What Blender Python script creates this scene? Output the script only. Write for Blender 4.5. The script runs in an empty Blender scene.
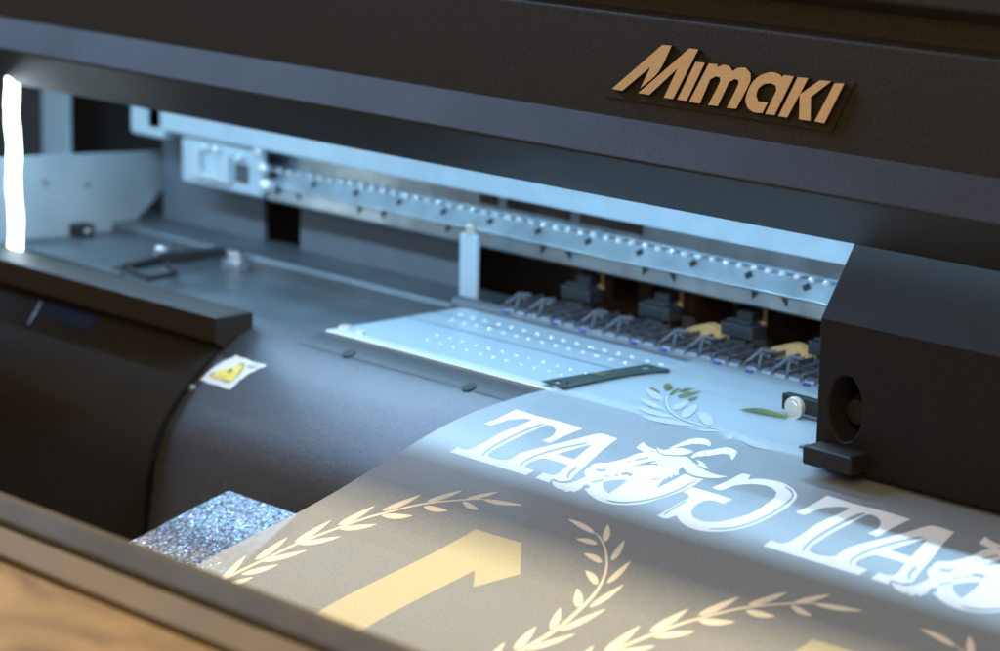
import bpy, bmesh, math, random
from mathutils import Vector, Matrix
random.seed(7)
S = bpy.context.scene
COL = S.collection
# ------------------------------------------------------------------ camera model (photo pixels 1000 x 651)
F, CX, CY = 2850.0, 500.0, 325.5
VX = (-2175.0, -335.0); WY = -230.0
WX = CX + (-(F*F) - (VX[1]-CY)*(WY-CY))/(VX[0]-CX)
Xc = -Vector((VX[0]-CX, -(VX[1]-CY), -F)).normalized()
Yc = Vector((WX-CX, -(WY-CY), -F)).normalized()
Zc = Xc.cross(Yc).normalized()
R = Matrix((Xc, Yc, Zc))                       # camera coords -> world
def ray(px, py): return (R @ Vector((px-CX, -(py-CY), -F))).normalized()
CAM = -1.35*ray(560, 394)
def on(px, py, ax, val):
    d = ray(px, py); t = (val-CAM[ax])/d[ax]; return CAM + t*d
# ------------------------------------------------------------------ film profile z(y)
PROF = [(-.62,-.20),(-.40,-.115),(-.30,-.078),(-.198,-.0445),(-.173,-.0385),(-.151,-.0335),(-.128,-.027),(-.105,-.0195),
        (-.087,-.0135),(-.069,-.008),(-.051,-.0042),(-.032,-.0018),(-.018,-.0006),(-.006,0),(.2,0)]
def lerp_prof(P, y):
    if y <= P[0][0]: return P[0][1]
    for (a, b), (c, d) in zip(P, P[1:]):
        if y <= c: return b+(d-b)*(y-a)/(c-a)
    return P[-1][1]
def smooth_prof(P, y, w=.008):
    return sum(lerp_prof(P, y+w*k/3) for k in range(-3, 4))/7
def filmz(y): return smooth_prof(PROF, y)
FZ = .0012                                      # film rides this far above the platen
def film_xy(px, py):
    d = ray(px, py); t0, t1 = .8, 2.2
    f = lambda t: (CAM+t*d).z - filmz((CAM+t*d).y) - FZ
    # march then bisect
    t = t0
    while t < t1 and f(t) > 0: t += .01
    a, b = t-.01, t
    for _ in range(24):
        m = (a+b)/2
        if f(m) > 0: a = m
        else: b = m
    p = CAM+a*d
    return (p.x, p.y)
# ------------------------------------------------------------------ materials
def mat(name, col, rough=.5, metal=0, spec=.5, noise=0, nscale=200, bump=0, bscale=900, emis=None, estr=0, coat=0, speck=0):
    m = bpy.data.materials.new(name); m.use_nodes = True
    nt = m.node_tree; b = nt.nodes['Principled BSDF']
    b.inputs['Base Color'].default_value = (*col, 1); b.inputs['Roughness'].default_value = rough
    b.inputs['Metallic'].default_value = metal; b.inputs['Specular IOR Level'].default_value = spec
    b.inputs['Coat Weight'].default_value = coat
    tc = nt.nodes.new('ShaderNodeTexCoord')
    if noise:
        n = nt.nodes.new('ShaderNodeTexNoise'); n.inputs['Scale'].default_value = nscale; n.inputs['Detail'].default_value = 6
        nt.links.new(tc.outputs['Object'], n.inputs['Vector'])
        r = nt.nodes.new('ShaderNodeValToRGB')
        r.color_ramp.elements[0].position = .3; r.color_ramp.elements[1].position = .7
        r.color_ramp.elements[0].color = (*[c*(1-noise) for c in col], 1); r.color_ramp.elements[1].color = (*[min(1, c*(1+noise)) for c in col], 1)
        nt.links.new(n.outputs['Fac'], r.inputs['Fac']); nt.links.new(r.outputs['Color'], b.inputs['Base Color'])
        n2 = nt.nodes.new('ShaderNodeTexNoise'); n2.inputs['Scale'].default_value = 14; n2.inputs['Detail'].default_value = 5
        nt.links.new(tc.outputs['Object'], n2.inputs['Vector'])
        mr = nt.nodes.new('ShaderNodeMapRange'); mr.inputs['To Min'].default_value = rough*.82; mr.inputs['To Max'].default_value = min(1, rough*1.2)
        nt.links.new(n2.outputs['Fac'], mr.inputs['Value']); nt.links.new(mr.outputs['Result'], b.inputs['Roughness'])
    if bump:
        n = nt.nodes.new('ShaderNodeTexNoise'); n.inputs['Scale'].default_value = bscale; n.inputs['Detail'].default_value = 2
        nt.links.new(tc.outputs['Object'], n.inputs['Vector'])
        bp = nt.nodes.new('ShaderNodeBump'); bp.inputs['Strength'].default_value = bump; bp.inputs['Distance'].default_value = .0006
        nt.links.new(n.outputs['Fac'], bp.inputs['Height']); nt.links.new(bp.outputs['Normal'], b.inputs['Normal'])
    if emis:
        b.inputs['Emission Color'].default_value = (*emis, 1); b.inputs['Emission Strength'].default_value = estr
    return m
M = {}
M['plastic'] = mat('textured_black_plastic', (.027,.022,.015), .46, spec=.25, noise=.45, nscale=1100, bump=.35, bscale=2200)
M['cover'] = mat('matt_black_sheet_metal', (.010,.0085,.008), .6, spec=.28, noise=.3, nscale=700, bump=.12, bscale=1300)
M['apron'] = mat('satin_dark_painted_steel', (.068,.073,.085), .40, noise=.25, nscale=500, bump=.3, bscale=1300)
M['flange'] = mat('dark_flange_steel', (.030,.031,.035), .5, noise=.2, nscale=400)
M['platen'] = mat('anodised_pale_aluminium', (.40,.51,.59), .38, metal=.35, noise=.05, nscale=500, bump=.05)
M['trim'] = mat('bright_aluminium_edge', (.70,.76,.79), .3, metal=.4)
M['steel'] = mat('galvanised_steel', (.30,.35,.38), .42, metal=.45, noise=.12, nscale=60, bump=.08, bscale=400)
M['tray'] = mat('blue_grey_tray_steel', (.105,.125,.14), .40, metal=.35, noise=.3, nscale=25, bump=.08, bscale=400)
M['panel'] = mat('blue_grey_panel_steel', (.15,.175,.20), .45, metal=.2, noise=.12, nscale=20)
M['rail'] = mat('bright_rolled_steel', (.46,.53,.57), .30, metal=.8, noise=.25, nscale=45, bump=.12, bscale=250)
M['side'] = mat('grey_side_plate_steel', (.34,.40,.43), .5, metal=.1, noise=.15, nscale=20)
M['steel_light'] = mat('pale_painted_steel', (.50,.62,.69), .4, metal=.2, noise=.06, nscale=80)
M['steel_dark'] = mat('grey_painted_steel', (.085,.10,.115), .5, metal=.2, noise=.12, nscale=60)
M['chrome'] = mat('polished_metal', (.95,.97,1.0), .30, metal=1)
M['white_glint'] = mat('white_glint_finish', (.92,.95,.97), .12, metal=.3, coat=1)  # white colour stands for glints on rail, platen holes and bracket
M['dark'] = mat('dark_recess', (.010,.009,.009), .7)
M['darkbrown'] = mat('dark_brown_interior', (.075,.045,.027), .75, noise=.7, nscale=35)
M['block'] = mat('graphite_plastic', (.028,.032,.037), .35, noise=.2, nscale=300)
M['tan'] = mat('tan_media_core', (.62,.38,.15), .7, noise=.15, nscale=300)
M['guide'] = mat('grey_guide_plastic', (.08,.09,.11), .3, metal=.3)
M['finger'] = mat('lilac_grey_finger_plastic', (.10,.105,.13), .35, metal=.3)
M['hook'] = mat('dull_grey_hook', (.15,.165,.19), .35, metal=.3)
M['blue'] = mat('blue_violet_insert', (.05,.05,.25), .4)
M['emblem'] = mat('champagne_metal_lettering', (.74,.51,.27), .42, metal=.15, noise=.08, nscale=600, bump=.2)
M['emblem_side'] = mat('shaded_lettering_side', (.02,.014,.01), .6)  # letter sides painted dark to stand for their shading
M['ink'] = mat('white_ink', (.86,.86,.84), .45, noise=.02, nscale=400)
M['gold'] = mat('cream_gold_ink', (.84,.79,.65), .5, noise=.04, nscale=500)
M['yellowink'] = mat('pale_yellow_ink', (.47,.48,.35), .5, noise=.05, nscale=700)
M['edgeink'] = mat('pale_ink_edge', (.66,.58,.36), .5)
M['olive'] = mat('olive_reflection_and_mark', (.13,.15,.04), .3, noise=.4, nscale=80)  # colours the painted green reflections and the guard mark
M['label'] = mat('white_label_paper', (.86,.85,.78), .5)
M['yellow'] = mat('warning_yellow', (1.0,.76,.0), .5, noise=.05, nscale=300)
M['black'] = mat('black_print', (.03,.025,.01), .5)
M['clip'] = mat('dark_green_spring_steel', (.055,.075,.068), .35, metal=.5, noise=.1, nscale=200)
M['screw'] = mat('zinc_screw', (.80,.76,.66), .35, metal=.6)
M['rubber'] = mat('black_rubber', (.012,.011,.011), .6)
M['ledhousing'] = mat('led_housing', (.5,.5,.5), .5)
M['pocket'] = mat('dark_blue_pocket', (.008,.014,.028), .9, spec=.1)
M['wood'] = mat('varnished_tan_wood', (.40,.27,.13), .55, spec=.3)
M['rim'] = mat('grey_brown_laminate_edge', (.060,.052,.027), .6, spec=.3, noise=.15, nscale=40)
M['rim2'] = mat('brown_wood_lip', (.125,.095,.045), .6, spec=.3, noise=.3, nscale=12)
# wood board: knots and stains of its own
nt = M['wood'].node_tree; b = nt.nodes['Principled BSDF']
tc = nt.nodes.new('ShaderNodeTexCoord'); mp = nt.nodes.new('ShaderNodeMapping'); mp.inputs['Scale'].default_value = (7, 20, 7)
nz = nt.nodes.new('ShaderNodeTexNoise'); nz.inputs['Scale'].default_value = 1.6; nz.inputs['Detail'].default_value = 7; nz.inputs['Distortion'].default_value = .8
rp = nt.nodes.new('ShaderNodeValToRGB')
rp.color_ramp.elements[0].position = .36; rp.color_ramp.elements[0].color = (.035,.02,.008,1)
rp.color_ramp.elements[1].position = .62; rp.color_ramp.elements[1].color = (.25,.18,.078,1)
e = rp.color_ramp.elements.new(.45); e.color = (.135,.088,.033,1)
nt.links.new(tc.outputs['Object'], mp.inputs['Vector']); nt.links.new(mp.outputs['Vector'], nz.inputs['Vector'])
nt.links.new(nz.outputs['Fac'], rp.inputs['Fac']); nt.links.new(rp.outputs['Color'], b.inputs['Base Color'])
# light-emitting diode
def emit(name, col, st):
    m = bpy.data.materials.new(name); m.use_nodes = True; nt = m.node_tree
    nt.nodes.clear(); o = nt.nodes.new('ShaderNodeOutputMaterial'); e = nt.nodes.new('ShaderNodeEmission')
    e.inputs['Color'].default_value = (*col, 1); e.inputs['Strength'].default_value = st
    nt.links.new(e.outputs[0], o.inputs['Surface']); return m
M['led'] = emit('cool_white_led', (.74,.90,1.0), 9)
# translucent film
def film_mat(name, col, fac, rough=.4, coat=0):
    m = bpy.data.materials.new(name); m.use_nodes = True; nt = m.node_tree
    b = nt.nodes['Principled BSDF']; out = nt.nodes['Material Output']
    tc = nt.nodes.new('ShaderNodeTexCoord')
    n = nt.nodes.new('ShaderNodeTexNoise'); n.inputs['Scale'].default_value = 900; n.inputs['Detail'].default_value = 3
    r = nt.nodes.new('ShaderNodeValToRGB'); r.color_ramp.elements[0].position = .3; r.color_ramp.elements[1].position = .7
    r.color_ramp.elements[0].color = (*[c*.86 for c in col], 1); r.color_ramp.elements[1].color = (*[min(1, c*1.12) for c in col], 1)
    nt.links.new(tc.outputs['Object'], n.inputs['Vector']); nt.links.new(n.outputs['Fac'], r.inputs['Fac'])
    nt.links.new(r.outputs['Color'], b.inputs['Base Color']); b.inputs['Roughness'].default_value = rough
    b.inputs['Coat Weight'].default_value = coat; b.inputs['Coat Roughness'].default_value = .34; b.inputs['Coat IOR'].default_value = 1.6
    bp = nt.nodes.new('ShaderNodeBump'); bp.inputs['Strength'].default_value = .15; bp.inputs['Distance'].default_value = .0004
    nt.links.new(n.outputs['Fac'], bp.inputs['Height']); nt.links.new(bp.outputs['Normal'], b.inputs['Normal'])
    t = nt.nodes.new('ShaderNodeBsdfTransparent'); mx = nt.nodes.new('ShaderNodeMixShader'); mx.inputs[0].default_value = fac
    tl = nt.nodes.new('ShaderNodeBsdfTranslucent'); tl.inputs['Color'].default_value = (*col, 1)
    m2 = nt.nodes.new('ShaderNodeMixShader'); m2.inputs[0].default_value = .15
    nt.links.new(b.outputs[0], m2.inputs[1]); nt.links.new(tl.outputs[0], m2.inputs[2])
    nt.links.new(t.outputs[0], mx.inputs[1]); nt.links.new(m2.outputs[0], mx.inputs[2])
    nt.links.new(mx.outputs[0], out.inputs['Surface']); return m
M['film'] = film_mat('frosted_transfer_film', (.51,.59,.64), .62, .42, .8)
M['clearink'] = film_mat('clear_gloss_ink', (.9,.93,.94), .55, .15)
M['clearline'] = film_mat('clear_ink_edge', (.12,.2,.24), .45, .3)
# holographic glitter
m = bpy.data.materials.new('holographic_glitter'); m.use_nodes = True; nt = m.node_tree; b = nt.nodes['Principled BSDF']
tc = nt.nodes.new('ShaderNodeTexCoord'); v = nt.nodes.new('ShaderNodeTexVoronoi'); v.inputs['Scale'].default_value = 950
nt.links.new(tc.outputs['Object'], v.inputs['Vector'])
hs = nt.nodes.new('ShaderNodeMix'); hs.data_type = 'RGBA'; hs.inputs[0].default_value = .28
hs.inputs[6].default_value = (.45,.66,.85,1); nt.links.new(v.outputs['Color'], hs.inputs[7])
sx = nt.nodes.new('ShaderNodeSeparateColor'); nt.links.new(v.outputs['Color'], sx.inputs[0])
pw = nt.nodes.new('ShaderNodeMath'); pw.operation = 'POWER'; pw.inputs[1].default_value = 2.2; nt.links.new(sx.outputs[2], pw.inputs[0])
ml = nt.nodes.new('ShaderNodeMapRange'); ml.inputs['To Min'].default_value = .45; ml.inputs['To Max'].default_value = 1.9; nt.links.new(pw.outputs[0], ml.inputs['Value'])
mm = nt.nodes.new('ShaderNodeVectorMath'); mm.operation = 'SCALE'; nt.links.new(hs.outputs[2], mm.inputs[0]); nt.links.new(ml.outputs[0], mm.inputs['Scale'])
nt.links.new(mm.outputs[0], b.inputs['Base Color'])
b.inputs['Metallic'].default_value = .25; b.inputs['Roughness'].default_value = .25
# each flake tilted its own way
sub = nt.nodes.new('ShaderNodeVectorMath'); sub.operation = 'SUBTRACT'; sub.inputs[1].default_value = (.5,.5,.5); nt.links.new(v.outputs['Color'], sub.inputs[0])
sc = nt.nodes.new('ShaderNodeVectorMath'); sc.operation = 'SCALE'; sc.inputs['Scale'].default_value = 1.1; nt.links.new(sub.outputs[0], sc.inputs[0])
ge = nt.nodes.new('ShaderNodeNewGeometry'); ad = nt.nodes.new('ShaderNodeVectorMath'); nt.links.new(ge.outputs['Normal'], ad.inputs[0]); nt.links.new(sc.outputs[0], ad.inputs[1])
nm = nt.nodes.new('ShaderNodeVectorMath'); nm.operation = 'NORMALIZE'; nt.links.new(ad.outputs[0], nm.inputs[0]); nt.links.new(nm.outputs[0], b.inputs['Normal'])
M['glitter'] = m

# ------------------------------------------------------------------ mesh helpers
def obj(name, bm, mats, parent=None, label=None, smooth=False, bevel=0, recalc=True):
    if recalc: bmesh.ops.recalc_face_normals(bm, faces=bm.faces)
    me = bpy.data.meshes.new(name); bm.to_mesh(me); bm.free()
    for mm in (mats if isinstance(mats, (list, tuple)) else [mats]): me.materials.append(M[mm])
    if smooth:
        for p in me.polygons: p.use_smooth = True
    o = bpy.data.objects.new(name, me); COL.objects.link(o)
    if parent: o.parent = parent
    if label: o['label'] = label
    if bevel:
        md = o.modifiers.new('bevel', 'BEVEL'); md.width = bevel; md.segments = 3; md.limit_method = 'ANGLE'; md.angle_limit = math.radians(35)
        md.harden_normals = False
    return o
def thing(name, label, cat, loc=(0,0,0), group=None):
    o = bpy.data.objects.new(name, None); COL.objects.link(o); o.location = loc
    o['label'] = label; o['category'] = cat
    if group: o['group'] = group
    return o
def box(bm, x0, x1, y0, y1, z0, z1, mi=0):
    v = [bm.verts.new((x, y, z)) for x in (x0, x1) for y in (y0, y1) for z in (z0, z1)]
    for f in ((0,1,3,2),(4,6,7,5),(0,4,5,1),(2,3,7,6),(0,2,6,4),(1,5,7,3)):
        bm.faces.new([v[i] for i in f]).material_index = mi
def extrude(bm, prof, x0, x1, mi=0, cap=True):
    """closed (y,z) profile swept along x"""
    a = [bm.verts.new((x0, y, z)) for y, z in prof]; c = [bm.verts.new((x1, y, z)) for y, z in prof]
    n = len(prof)
    for i in range(n):
        bm.faces.new((a[i], a[(i+1) % n], c[(i+1) % n], c[i])).material_index = mi
    if cap: bm.faces.new(a).material_index = mi; bm.faces.new(c[::-1]).material_index = mi
def cyl(bm, c, axis, r, h, n=24, mi=0, r2=None):
    """cylinder centred at c along axis"""
    ax = Vector(axis).normalized(); q = Vector((0,0,1)).rotation_difference(ax).to_matrix().to_4x4()
    res = bmesh.ops.create_cone(bm, cap_ends=True, segments=n, radius1=r, radius2=r if r2 is None else r2, depth=h, matrix=Matrix.Translation(c) @ q)
    for v in res['verts']:
        for f in v.link_faces: f.material_index = mi
def dome(bm, c, r, flat=.5, n=10, mi=0):
    res = bmesh.ops.create_uvsphere(bm, u_segments=n, v_segments=6, radius=r, matrix=Matrix.Translation(c) @ Matrix.Diagonal((1,1,flat,1)))
    for v in res['verts']:
        for f in v.link_faces: f.material_index = mi; f.smooth = True
def smooth_pts(P, corner=42, sub=5):
    """Catmull-Rom through P (closed), sharp where the turn exceeds `corner` degrees"""
    n = len(P); out = []; T = []
    for i in range(n):
        a, p, c = (Vector(P[i-1][:2]), Vector(P[i][:2]), Vector(P[(i+1) % n][:2]))
        u, w = p-a, c-p
        ang = math.degrees(abs(u.angle(w))) if u.length > 1e-9 and w.length > 1e-9 else 180
        T.append(None if ang > corner else (c-a)*.5)
    for i in range(n):
        p, q = Vector(P[i][:2]), Vector(P[(i+1) % n][:2]); L = (q-p)
        t0 = T[i]; t1 = T[(i+1) % n]
        if t0 is None and t1 is None: out.append((p.x, p.y)); continue
        m0 = t0.normalized()*L.length if t0 is not None else L; m1 = t1.normalized()*L.length if t1 is not None else L
        for k in range(sub):
            s = k/sub; h = (2*s**3-3*s*s+1, s**3-2*s*s+s, -2*s**3+3*s*s, s**3-s*s)
            r = h[0]*p+h[1]*m0+h[2]*q+h[3]*m1; out.append((r.x, r.y))
    return out
def stroke(P, w, taper=0):
    """open polyline -> closed thin outline"""
    P = [Vector(p) for p in P]; fine = []
    for i in range(len(P)-1):
        a = P[max(i-1, 0)]; p = P[i]; q = P[i+1]; d = P[min(i+2, len(P)-1)]
        for k in range(4):
            s = k/4; fine.append(.5*((2*p)+(q-a)*s+(2*a-5*p+4*q-d)*s*s+(-a+3*p-3*q+d)*s**3))
    fine.append(P[-1]); L, Rr = [], []; n = len(fine)
    for i, p in enumerate(fine):
        t = (fine[min(i+1, n-1)]-fine[max(i-1, 0)]).normalized(); nn = Vector((-t.y, t.x))
        s = i/(n-1); ww = w/2*(1-taper*s)*min(1, .35+6*s, .35+6*(1-s)); L.append(p+nn*ww); Rr.append(p-nn*ww)
    return [(p.x, p.y) for p in L+Rr[::-1]]
def leaf(b, t, w, bend=.0):
    b, t = Vector(b), Vector(t); d = t-b; n = Vector((-d.y, d.x)).normalized(); A, B = [], []
    for k in range(1, 10):
        s = k/10; ww = w*.5*(math.sin(math.pi*s**.8))**.8*(1-.15*s); c = b+d*s+n*bend*w*math.sin(math.pi*s)
        A.append(c+n*ww); B.append(c-n*ww)
    return [(p.x, p.y) for p in [b]+A+[t]+B[::-1]]
def fill2d(loops):
    """fill closed 2D loops (holes by even-odd) -> list of tris as bmesh, z=0"""
    cu = bpy.data.curves.new('tmp', 'CURVE'); cu.dimensions = '2D'; cu.fill_mode = 'BOTH'
    for L in loops:
        sp = cu.splines.new('POLY'); sp.points.add(len(L)-1); sp.use_cyclic_u = True
        for p, q in zip(sp.points, L): p.co = (q[0], q[1], 0, 1)
    o = bpy.data.objects.new('tmp', cu); COL.objects.link(o)
    dg = bpy.context.evaluated_depsgraph_get(); me = bpy.data.meshes.new_from_object(o.evaluated_get(dg))
    bpy.data.objects.remove(o); bpy.data.curves.remove(cu)
    bm = bmesh.new(); bm.from_mesh(me); bpy.data.meshes.remove(me)
    bmesh.ops.remove_doubles(bm, verts=bm.verts, dist=1e-7)
    return bm
def merge(dst, src, mi=0, fn=None):
    mp = {}
    for v in src.verts: mp[v] = dst.verts.new(fn(v.co) if fn else v.co)
    for f in src.faces:
        try:
            g = dst.faces.new([mp[v] for v in f.verts]); g.material_index = mi
        except ValueError: pass
    src.free()
def decal_bm(bm, loops, org, scale, dx=0, eps=.0003, mi=0, proj=film_xy, zf=None):
    zf = zf or (lambda y: filmz(y)+FZ)
    LL = [[proj(org[0]+x/scale, org[1]+y/scale) for x, y in L] for L in loops]
    K = 20.0                                     # fill at a larger scale for precision
    s = fill2d([[(x*K, y*K) for x, y in L] for L in LL])
    ys = [v.co.y/K for v in s.verts]; y = math.floor(min(ys)/.006)*.006
    while y < max(ys):
        bmesh.ops.bisect_plane(s, geom=s.verts[:]+s.edges[:]+s.faces[:], plane_co=(0, y*K, 0), plane_no=(0, 1, 0)); y += .006
    merge(bm, s, mi, lambda c: (c.x/K+dx, c.y/K, zf(c.y/K)+eps))
def up_normals(bm):
    for f in bm.faces:
        f.normal_update()
        if f.normal.z < 0: f.normal_flip()

# ================================================================== PRINTER
P = thing('wide_format_printer', 'black wide format printer with open platen, lit inside by cool white light', 'printer')
# ---- hood
TL = .25
def hy(z): return -.005+TL*(z-.137)
z1 = .1825
hood = [(0,.098),(-.020,.1215),(-.005,.137),(hy(z1),z1),(hy(z1)+.007,z1+.002),(hy(z1)+.009,z1+.012),(hy(z1)-.001,z1+.018),(hy(z1)+.012,z1+.07),
        (.03,z1+.085),(.33,z1+.09),(.33,.140),(.03,.134),(.010,.130),(.004,.108)]
bm = bmesh.new(); extrude(bm, hood, -1.0, .75)
HOOD = obj('hood', bm, 'plastic', P, bevel=.0012)
# emblem
EM = bpy.data.objects.new('emblem', None); COL.objects.link(EM); EM.parent = P
nrm = Vector((0, -1, TL)).normalized()
def on_face(px, py, off):
    d = ray(px, py); p0 = Vector((0, hy(.15), .15))+nrm*off; t = (p0-CAM).dot(nrm)/d.dot(nrm); return CAM+t*d
U = Vector((1,0,0)); W = nrm.cross(U).normalized()
if W.z < 0: W = -W
def to2(px, py, off): p = on_face(px, py, off)-Vector((0, hy(.15), .15)); return (p.dot(U), p.dot(W))
IO, JO, SC = (605,35), (725,50), 7.231
glyphs = [(IO,[[(50,388),(415,70),(482,76),(385,268),(255,385),(330,228),(125,402)]]),
 (IO,[[(240,418),(400,280),(610,95),(675,103),(492,462),(425,452),(525,240),(320,432)]]),
 (IO,[[(522,465),(655,193),(722,200),(590,475)]]),
 (IO,[[(608,482),(750,205),(815,212),(808,232),(860,213),(900,225),(922,260),(968,236),(1018,236),(1053,278),(1048,338),(948,533),(880,526),(963,358),(966,328),(940,316),(898,338),(815,513),(745,505),(832,335),(830,305),(800,298),(760,320),(685,495)]]),
 (JO,[[(290,462),(372,290),(365,255),(330,238),(280,245),(240,280),(225,330),(240,370),(310,378),(270,455),(205,448),(165,420),(148,370),(160,310),(200,230),(270,175),(350,160),(400,178),(412,195),(428,180),(498,190),(358,470)]]),
 (JO,[[(385,478),(525,195),(602,203),(450,487)]]),
 (JO,[[(540,320),(685,218),(768,225),(620,340),(618,512),(535,500)]]),
 (JO,[[(648,515),(792,238),(862,242),(718,530)]])]
OFF = .0032
for org, loops in glyphs:
    LL = [[to2(org[0]+x/SC, org[1]+y/SC, OFF) for x, y in smooth_pts(L, 33, 4)] for L in loops]
    s = fill2d([[(x*20, y*20) for x, y in L] for L in LL])
    base = Vector((0, hy(.15), .15)); bm = bmesh.new()
    merge(bm, s, 0, lambda c: base+U*c.x/20+W*c.y/20+nrm*.0004)
    bmesh.ops.recalc_face_normals(bm, faces=bm.faces)
    r = bmesh.ops.extrude_face_region(bm, geom=bm.faces[:])
    for v in [g for g in r['geom'] if isinstance(g, bmesh.types.BMVert)]: v.co += nrm*(OFF-.0004)
    bmesh.ops.recalc_face_normals(bm, faces=bm.faces)
    for f in bm.faces: f.normal_update(); f.material_index = 0 if f.normal.dot(nrm) > .9 else 1
    obj('raised_letter', bm, ['emblem','emblem_side'], EM, recalc=False)
bm = bmesh.new()
pl = [to2(*q, .0006) for q in ((604,96),(660,38),(855,82),(832,132))]
r0 = [base+U*x+W*y+nrm*.0007 for x, y in pl]; vs = [bm.verts.new(p) for p in r0]; vb = [bm.verts.new(p-nrm*.003) for p in r0]
bm.faces.new(vs); bm.faces.new(vb[::-1])
for i in range(4): bm.faces.new((vs[i], vs[(i+1)%4], vb[(i+1)%4], vb[i]))
obj('backing_plate', bm, 'plastic', EM)

# ---- carriage cover at the right
XC = .170
prof = [(-.012,.0035),(-.012,.067),(.0085,.0985),(.012,.0985),(.20,.0945),(.20,.0035)]
bm = bmesh.new(); extrude(bm, prof, XC, .75)
CC = obj('carriage_cover', bm, 'cover', P, bevel=.0010)
cut = bmesh.new()
pc = on(845, 409, 1, -.012)
res = bmesh.ops.create_cone(cut, cap_ends=True, segments=40, radius1=.0115, radius2=.0115, depth=.06, matrix=Matrix.Translation((pc.x, .0, pc.z)) @ Matrix.Rotation(math.pi/2, 4, 'X') @ Matrix.Diagonal((.80,1.25,1,1)))
me = bpy.data.meshes.new('cut'); bmesh.ops.recalc_face_normals(cut, faces=cut.faces); cut.to_mesh(me); cut.free()
co = bpy.data.objects.new('cut', me); COL.objects.link(co)
md = CC.modifiers.new('notch', 'BOOLEAN'); md.object = co; md.operation = 'DIFFERENCE'; md.solver = 'EXACT'; md.use_self = True
CC.modifiers.move(1, 0)
dg = bpy.context.evaluated_depsgraph_get(); nm_ = bpy.data.meshes.new_from_object(CC.evaluated_get(dg))
CC.modifiers.clear(); CC.data = nm_; nm_.name = 'carriage_cover'; bpy.data.objects.remove(co); bpy.data.meshes.remove(me)
# inside the notch: faces painted near-black for its shade
CC.data.materials.append(M['dark'])
for p_ in CC.data.polygons:
    c_ = p_.center
    if c_.y > -.0115 and ((c_.x-pc.x)/.0098)**2+((c_.z-pc.z)/.0150)**2 < 1.0: p_.material_index = len(CC.data.materials)-1
bm = bmesh.new(); cyl(bm, (pc.x-.001, .008, pc.z-.003), (0,1,0), .0075, .014, 28); cyl(bm, (pc.x-.001, -.0005, pc.z-.003), (0,1,0), .0055, .006, 28, r2=.0065)
KN = obj('pressure_knob', bm, 'rubber', P, bevel=.0006)
# end bracket and pinch clamp (near px 800,410 and 815,445)
def boxpx(name, a, b, y0, y1, mats, parent, bevel=.0005, **k):
    """box whose front face spans photo corners a..b at depth y0"""
    p, q = on(*a, 1, y0), on(*b, 1, y0); bm = bmesh.new()
    box(bm, min(p.x,q.x), max(p.x,q.x), y0, y1, min(p.z,q.z), max(p.z,q.z)); return obj(name, bm, mats, parent, bevel=bevel, **k)
BR = boxpx('end_bracket', (782,393), (830,421), .050, .055, 'rubber', P)
s0 = on(797, 407.5, 1, .050); bm = bmesh.new(); cyl(bm, (s0.x, .0485, s0.z), (0,1,0), .0052, .003, 28); cyl(bm, (s0.x, .047, s0.z), (0,1,0), .0034, .0008, 6)
obj('screw', bm, 'screw', BR, bevel=.0006)
bm = bmesh.new(); a_, b_ = on(802,445,1,-.024), on(850,477,1,-.024); box(bm, a_.x, b_.x, -.024, .020, max(.0015, b_.z), a_.z); box(bm, a_.x-.012, a_.x+.004, -.004, .012, .0035, .0095)
PC = obj('media_clamp', bm, 'rubber', P, bevel=.0012)
bm = bmesh.new(); cyl(bm, (a_.x+.003,.006,.0135), (1,0,.0), .0030, .010, 18); cyl(bm, (a_.x+.010,.014,.0145), (0,1,0), .0032, .010, 16); obj('clamp_hinge', bm, 'steel_dark', PC, bevel=.0004)
bm = bmesh.new(); box(bm, .145, .175, .006, .012, .0022, .0032); obj('clamp_plate', bm, 'steel_dark', PC, bevel=.0003)

# ---- platen
XL = -.178
bm = bmesh.new()
box(bm, XL, .75, .0115, .097, -.02, 0)
for k in range(120):
    x = XL+.014+k*.0100
    if x < -.012 and True:
        for j, y in enumerate((.083, .071, .040, .028)):
            if x-(.003 if j % 2 else 0) < XL+.012+(.03 if j > 1 else 0): continue
            dome(bm, (x-(.0035 if j in (1,3) else 0)+random.uniform(-.0004,.0004), y, .0001), (.0014, .0013, .0010, .0009)[j], .45, 12, 1)  # vacuum holes as white domes, their glint put into the colour
for (a, bq) in ((.0565,.0572),(.0765,.0769)):
    box(bm, XL+.001, .75, a, bq, .00006, .00022, 2)
PLT = obj('platen', bm, ['platen','white_glint','steel_dark'], P, bevel=0)
bm = bmesh.new(); box(bm, XL, .75, .0015, .0105, -.012, .0004); FT = obj('front_edge_strip', bm, 'trim', P, bevel=.0006)
for px, py in ((345,328),(360,333)):
    q = on(px, py, 2, 0); bm = bmesh.new(); cyl(bm, (q.x, q.y, .0006), (0,0,1), .0032, .0012, 20); cyl(bm, (q.x, q.y, .0013), (0,0,1), .0014, .0006, 6); obj('screw', bm, 'screw', PLT if q.y > .0105 else FT, bevel=.0004)
# ---- apron
AP = [(.0008,-.0012),(-.010,-.0024),(-.020,-.0058),(-.034,-.0140),(-.046,-.0245),(-.058,-.0365),(-.067,-.0475),(-.0735,-.0595),(-.0775,-.0745),(-.081,-.095),(-.084,-.13),(-.086,-.30)]
def aprz(y): return smooth_prof([(q[0], q[1]) for q in AP[::-1] ], y, .004)
prof = []
prof = [(.0008-.0019*k, aprz(.0008-.0019*k)) for k in range(41)]+[(-.0815,-.11),(-.086,-.30),(.0008,-.30)]
bm = bmesh.new(); extrude(bm, prof, -.70, .75)
for f in bm.faces: f.smooth = abs(f.normal.x) < .5
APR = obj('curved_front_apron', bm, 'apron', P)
APR.data.polygons.foreach_set('use_smooth', [abs(p.normal.x) < .5 and len(p.vertices) == 4 for p in APR.data.polygons])
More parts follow.
